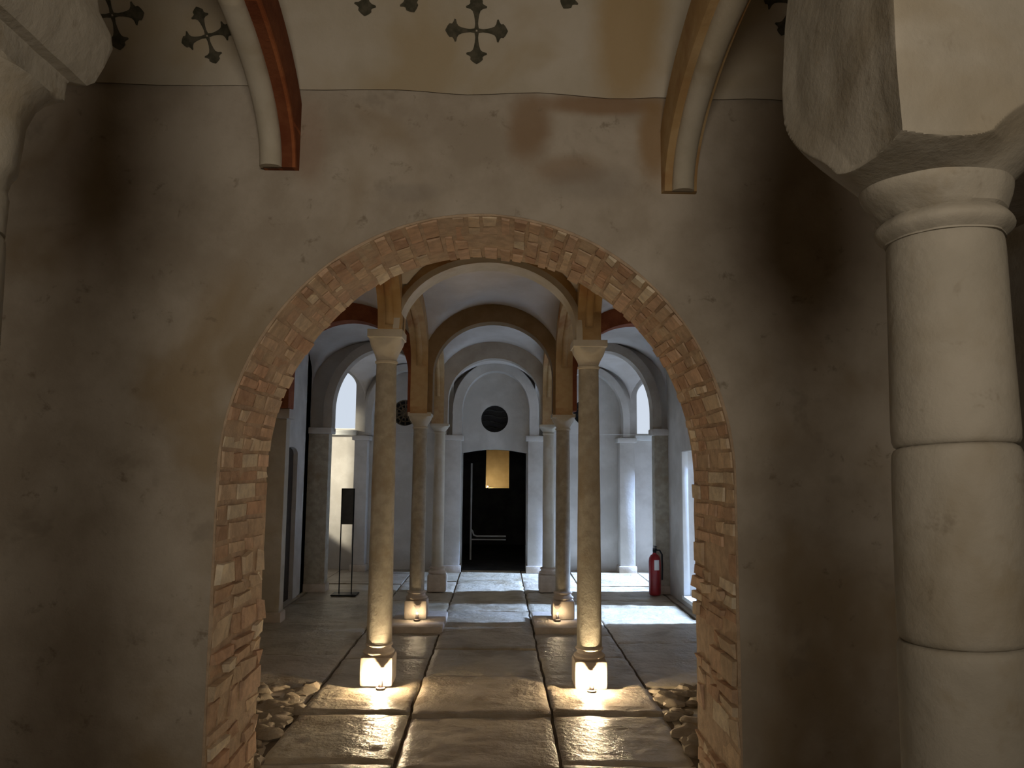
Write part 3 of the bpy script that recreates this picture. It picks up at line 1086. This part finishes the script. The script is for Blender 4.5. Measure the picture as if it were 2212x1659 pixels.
# ------------------------------------------------------------------ wall piers
def pier(x0, x1, y0, y1, zi, zt, label, m_, cap=True, base=True, half=False):
    cx, cy = (x0 + x1) / 2, (y0 + y1) / 2
    root = empty('wall_pier', (cx, cy, 0))
    tag(root, label, 'pier', 'piers along the hall walls', kind='thing')
    w, d = (x1 - x0) / 2, (y1 - y0) / 2
    mb = MB()
    mb.box(-w, w, -d, d, 0.10 if base else 0, zi)
    mb.build('pier_shaft', M[m_], root, bevel=0.008)
    if half:
        mb = MB()
        mb.lathe([(0.12, 0.075), (zi, 0.07)], 20, cx=0, cy=-d)
        mb.build('half_column', M[m_], root)
    mb = MB()
    if cap:
        e = 0.035
        mb.box(-w - e, w + e, -d - e, d + e, zi, zt)
        mb.build('impost', M['hall'], root, bevel=0.014)
    else:
        mb.box(-w, w, -d, d, zi, zt)
        mb.build('pier_head', M[m_], root)
    if base:
        mb = MB()
        mb.box(-w - 0.02, w + 0.02, -d - 0.02, d + 0.02, 0, 0.10)
        mb.build('pier_foot', M['plinth'], root, bevel=0.008)
    return root


pier(XL - 0.05, -2.13, 7.58, 7.72, 2.0, 2.10, 'yellowish wall pier just behind the left side of the brick arch', 'stone')
pier(XL - 0.05, -2.10, 9.36, 9.54, 1.92, 2.0, 'dark wall pier before the bright left corner of the hall', 'shaft', half=False)
pier(1.95, XR + 0.05, 9.36, 9.54, 1.94, 2.02, 'narrow wall pier behind the red extinguisher', 'shaft')
pier(-0.79, -0.55, YE - 0.24, YE - 0.01, 1.91, 1.99, 'pale pier left of the end door', 'hall')
pier(0.44, 0.66, YE - 0.24, YE - 0.01, 1.91, 1.99, 'pale pier right of the end door', 'hall')
pier(-2.12, -1.93, YE - 0.22, YE - 0.01, 1.90, 1.97, 'moulded pier at the left end of the end wall, under the bright window', 'hall')
pier(1.80, 2.02, YE - 0.22, YE - 0.01, 1.90, 1.97, 'moulded pier at the right end of the end wall, under the bright window', 'hall')

# white side door on the right
root = struct(empty('door_1', (XR + 0.26, 8.64, 0.10)), 'white side door standing open in the right wall')
mb = MB()
mb.box(0.01, 0.95, -0.045, 0.0, 0.01, 1.62)
mb.build('door_leaf', M['white'], root, bevel=0.004)
mb = MB()
mb.tube([(0.14, -0.045, 1.10), (0.14, -0.09, 1.10), (0.22, -0.09, 1.10)], 0.009, 8)
mb.build('door_handle', M['rail'], root)
mb = MB()
mb.box(-0.27, -0.20, -0.02, 0.018, 0.0, 1.625)
mb.build('door_frame', M['white'], root, bevel=0.004)
mb = MB()
mb.box(XR - 0.02, XR + 0.30, 7.60, 8.68, 0.06, 0.105)
struct(mb.build('trim_1', M['white'], bevel=0.01), 'white stone sill of the side door')

# ------------------------------------------------------------------ fire extinguisher
root = empty('fire_extinguisher', (1.91, 9.24, 0.012))
tag(root, 'red fire extinguisher standing on the floor before the right wall pier', 'fire extinguisher')
mb = MB()
mb.lathe([(0.0, 0.062), (0.012, 0.070), (0.03, 0.072), (0.40, 0.072), (0.44, 0.066), (0.47, 0.048), (0.485, 0.026), (0.50, 0.022)], 28)
mb.build('cylinder_body', M['red'], root)
mb = MB()
mb.lathe([(0.498, 0.020), (0.52, 0.024), (0.545, 0.022), (0.56, 0.012)], 16)
mb.box(-0.016, 0.016, -0.075, 0.03, 0.545, 0.558)
mb.box(-0.014, 0.014, -0.085, 0.02, 0.572, 0.582)
mb.build('valve', M['black'], root)
mb = MB()
mb.tube([(0.02, 0, 0.53), (0.06, -0.01, 0.53), (0.088, -0.01, 0.48), (0.090, -0.01, 0.30), (0.086, -0.01, 0.18)], 0.011, 8)
mb.build('hose', M['black'], root)
mb = MB()
rows = []
for zz in (0.30, 0.42):
    rows.append([(0.0735 * math.cos(t), 0.0735 * math.sin(t), zz) for t in [R(-105) + R(50) * k / 6 for k in range(7)]])
mb.grid(rows)
mb.build('label_sticker', M['label'], root)['label'] = 'small white label'

# ------------------------------------------------------------------ black sign stand
root = empty('sign_stand', (-1.80, 9.15, 0.012))
tag(root, 'tall narrow black stand with dark panel on two thin posts in the left aisle', 'sign stand')
mb = MB()
mb.box(-0.15, 0.15, -0.11, 0.11, 0, 0.012)
mb.build('base_plate', M['black'], root, bevel=0.003)
for sx in (-1, 1):
    mb = MB()
    mb.tube([(sx * 0.073, 0, 0.01), (sx * 0.073, 0, 1.245)], 0.007, 8)
    mb.build('post', M['black'], root)
mb = MB()
mb.box(-0.066, 0.066, -0.006, 0.006, 0.82, 1.235)
mb.build('panel', M['panel'], root, bevel=0.002)
mb = MB()
mb.tube([(-0.073, 0, 1.24), (0.073, 0, 1.24)], 0.007, 8)
mb.build('top_bar', M['black'], root)

# ------------------------------------------------------------------ floor
rnd = random.Random(11)
mb = MB()
lanes = [(-3.5, -2.30, 1.0), (-2.30, -1.235, 1.1), (-1.235, -0.53, 0.9), (-0.53, 0.35, 0.95), (0.35, 1.065, 0.9), (1.065, 2.05, 1.1), (2.05, 3.4, 1.0)]


def slab(x0, x1, y0, y1, z, fine):
    g = rnd.uniform(0.007, 0.013)
    nx, ny = (26, 26) if fine else (4, 4)
    sd = rnd.uniform(0, 50)
    k = rnd.uniform(0.88, 1.1)
    tint = (k, k * rnd.uniform(0.97, 1.0), k * rnd.uniform(0.93, 1.0))
    rows = []
    tx, ty = rnd.uniform(-0.004, 0.004), rnd.uniform(-0.004, 0.004)
    for j in range(-1, ny + 2):
        row = []
        for i in range(-1, nx + 2):
            ii, jj = min(max(i, 0), nx), min(max(j, 0), ny)
            x = x0 + g + (x1 - x0 - 2 * g) * ii / nx
            y = y0 + g + (y1 - y0 - 2 * g) * jj / ny
            zz = z + tx * (2 * ii / nx - 1) + ty * (2 * jj / ny - 1)
            if fine:
                zz += 0.006 * noise.noise(Vector((x * 4, y * 5 + sd, 0))) + 0.006 * noise.noise(Vector((x * 9, y * 16 + sd, 3)))
                e = min(ii, nx - ii, jj, ny - jj)
                if e == 0:
                    zz -= 0.010
                    x += 0.010 * noise.noise(Vector((x * 7, y * 7, 5)))
                    y += 0.010 * noise.noise(Vector((x * 7, y * 7, 9)))
            if i != ii or j != jj:
                zz = z - 0.05
            row.append((x, y, zz))
        rows.append(row)
    n = len(mb.f)
    mb.grid(rows)
    for q in range(n, len(mb.f)):
        mb.c[q] = tint


for li, (x0, x1, ln) in enumerate(lanes):
    if li == 3:
        cuts = [-2.6, -1.6, -0.6, 0.4, 1.4, 2.35, 3.30, 4.02, 4.87, 5.72, 6.6, 7.45, 8.3, 8.85, 9.4, 10.3, 11.4]
    elif li in (2, 4):
        cuts = [-2.6, -1.6, -0.6, 0.4, 1.4, 2.3, 3.1, 4.12, 4.90, 5.42 if li == 2 else 5.42, 6.3, 7.1, 7.95, 8.82, 9.42, 10.3, 11.4]
    else:
        cuts = [-2.6]
        while cuts[-1] < 11.3:
            cuts.append(min(11.4, cuts[-1] + rnd.uniform(0.8, 1.3) * ln))
    for a, b in zip(cuts, cuts[1:]):
        fine = li in (1, 2, 3, 4, 5) and 3.2 < b and a < 9.5
        z = rnd.uniform(-0.005, 0.008)
        if li == 3 and abs(b - 5.72) < 0.01:
            z = 0.016
        if li in (2, 4) and abs(a - 4.9) < 0.01:
            z = 0.014
        if li in (1, 5) and 3.6 < (a + b) / 2 < 5.6:
            z = -0.02
        slab(x0, x1, a, b, z, fine)
floor = struct(mb.build('floor', M['floor'], smooth=50, merge=False), 'worn stone flag floor')
mb = MB()
mb.face([(-4.2, -2.9, -0.022), (3.6, -2.9, -0.022), (3.6, 16, -0.022), (-4.2, 16, -0.022)])
mb.box(-4.2, 3.6, -2.9, 16, -0.3, -0.0225)
struct(mb.build('floor_bed', M['mortar'], smooth=0))
mb = MB()
mb.box(-1.6, 1.5, YE, 15.6, -0.02, 0.003)
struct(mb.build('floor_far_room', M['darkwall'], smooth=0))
# raised slabs under the second pair of columns
for x, lab in ((-0.75, 'left'), (0.63, 'right')):
    mb = MB()
    rows = []
    mb.box(x - 0.27, x + 0.25, 7.18, 7.95, -0.02, 0.055)
    o = mb.build('raised_slab', M['plinth'], bevel=0.02)
    tag(o, 'low raised stone slab under the %s column of the second pair' % lab, 'stone slab', kind='thing')

# rubble along the foot of the arch
for side in (-1, 1):
    mb = MB()
    r2 = random.Random(3 + side)
    for k in range(95 if side < 0 else 70):
        t = r2.random()
        if side < 0:
            x = -1.25 - 0.42 * r2.random() ** 0.9
            y = 4.0 + 1.5 * r2.random()
        else:
            x = 1.08 + 0.40 * r2.random()
            y = 4.0 + 1.45 * r2.random()
        s_ = r2.uniform(0.03, 0.095)
        rows = []
        sd = r2.uniform(0, 99)
        fl = r2.uniform(0.3, 0.55)
        for i in range(7):
            ph = -PI / 2 + PI * i / 6
            row = []
            for j in range(9):
                th = 2 * PI * j / 9
                d = Vector((math.cos(ph) * math.cos(th), math.cos(ph) * math.sin(th), math.sin(ph)))
                rr = s_ * (1 + 0.55 * noise.noise(d * 1.3 + Vector((sd, 0, 0))))
                row.append((x + d.x * rr, y + d.y * rr * 0.8, -0.005 + d.z * rr * fl))
            rows.append(row)
        mb.grid(rows, close_u=True)
    o = mb.build('rubble', M['rubble'], smooth=30)
    tag(o, 'rough rubble stones bedded in the floor along the %s foot of the brick arch' % ('left' if side < 0 else 'right'), 'rubble', kind='stuff')

# ------------------------------------------------------------------ hanging lamp behind the viewer that lights the near room
root = empty('pendant_lamp', (0.05, -1.3, 2.25))
tag(root, 'hanging lamp with dark shade behind the viewer', 'lamp')
mb = MB()
mb.tube([(0, 0, 0.20), (0, 0, 1.6)], 0.008, 8)
mb.build('rod', M['black'], root)
mb = MB()
mb.lathe([(0.10, 0.20), (0.11, 0.202), (0.20, 0.05), (0.22, 0.03)], 28)
mb.build('lamp_shade', M['black'], root)
mb = MB()
mb.lathe([(0.045 + 0.035 * math.sin(t), max(0.001, 0.035 * math.cos(t))) for t in [-PI / 2 + PI * k / 12 for k in range(13)]], 24)
mb.build('bulb', M['bulb'], root)
sp = bpy.data.lights.new('pendant_light', 'SPOT')
sp.energy = PENDANT
sp.color = (1.0, 0.87, 0.70)
sp.shadow_soft_size = 0.45
sp.spot_size = R(106)
sp.spot_blend = 1.0
spo = bpy.data.objects.new('pendant_light', sp)
COL.objects.link(spo)
spo.parent = root
spo.location = (0, 0.1, -0.2)
spo.rotation_euler = (Vector((0.0, 3.2, 2.95)) - Vector((0.2, -1.2, 2.05))).to_track_quat('-Z', 'Y').to_euler()
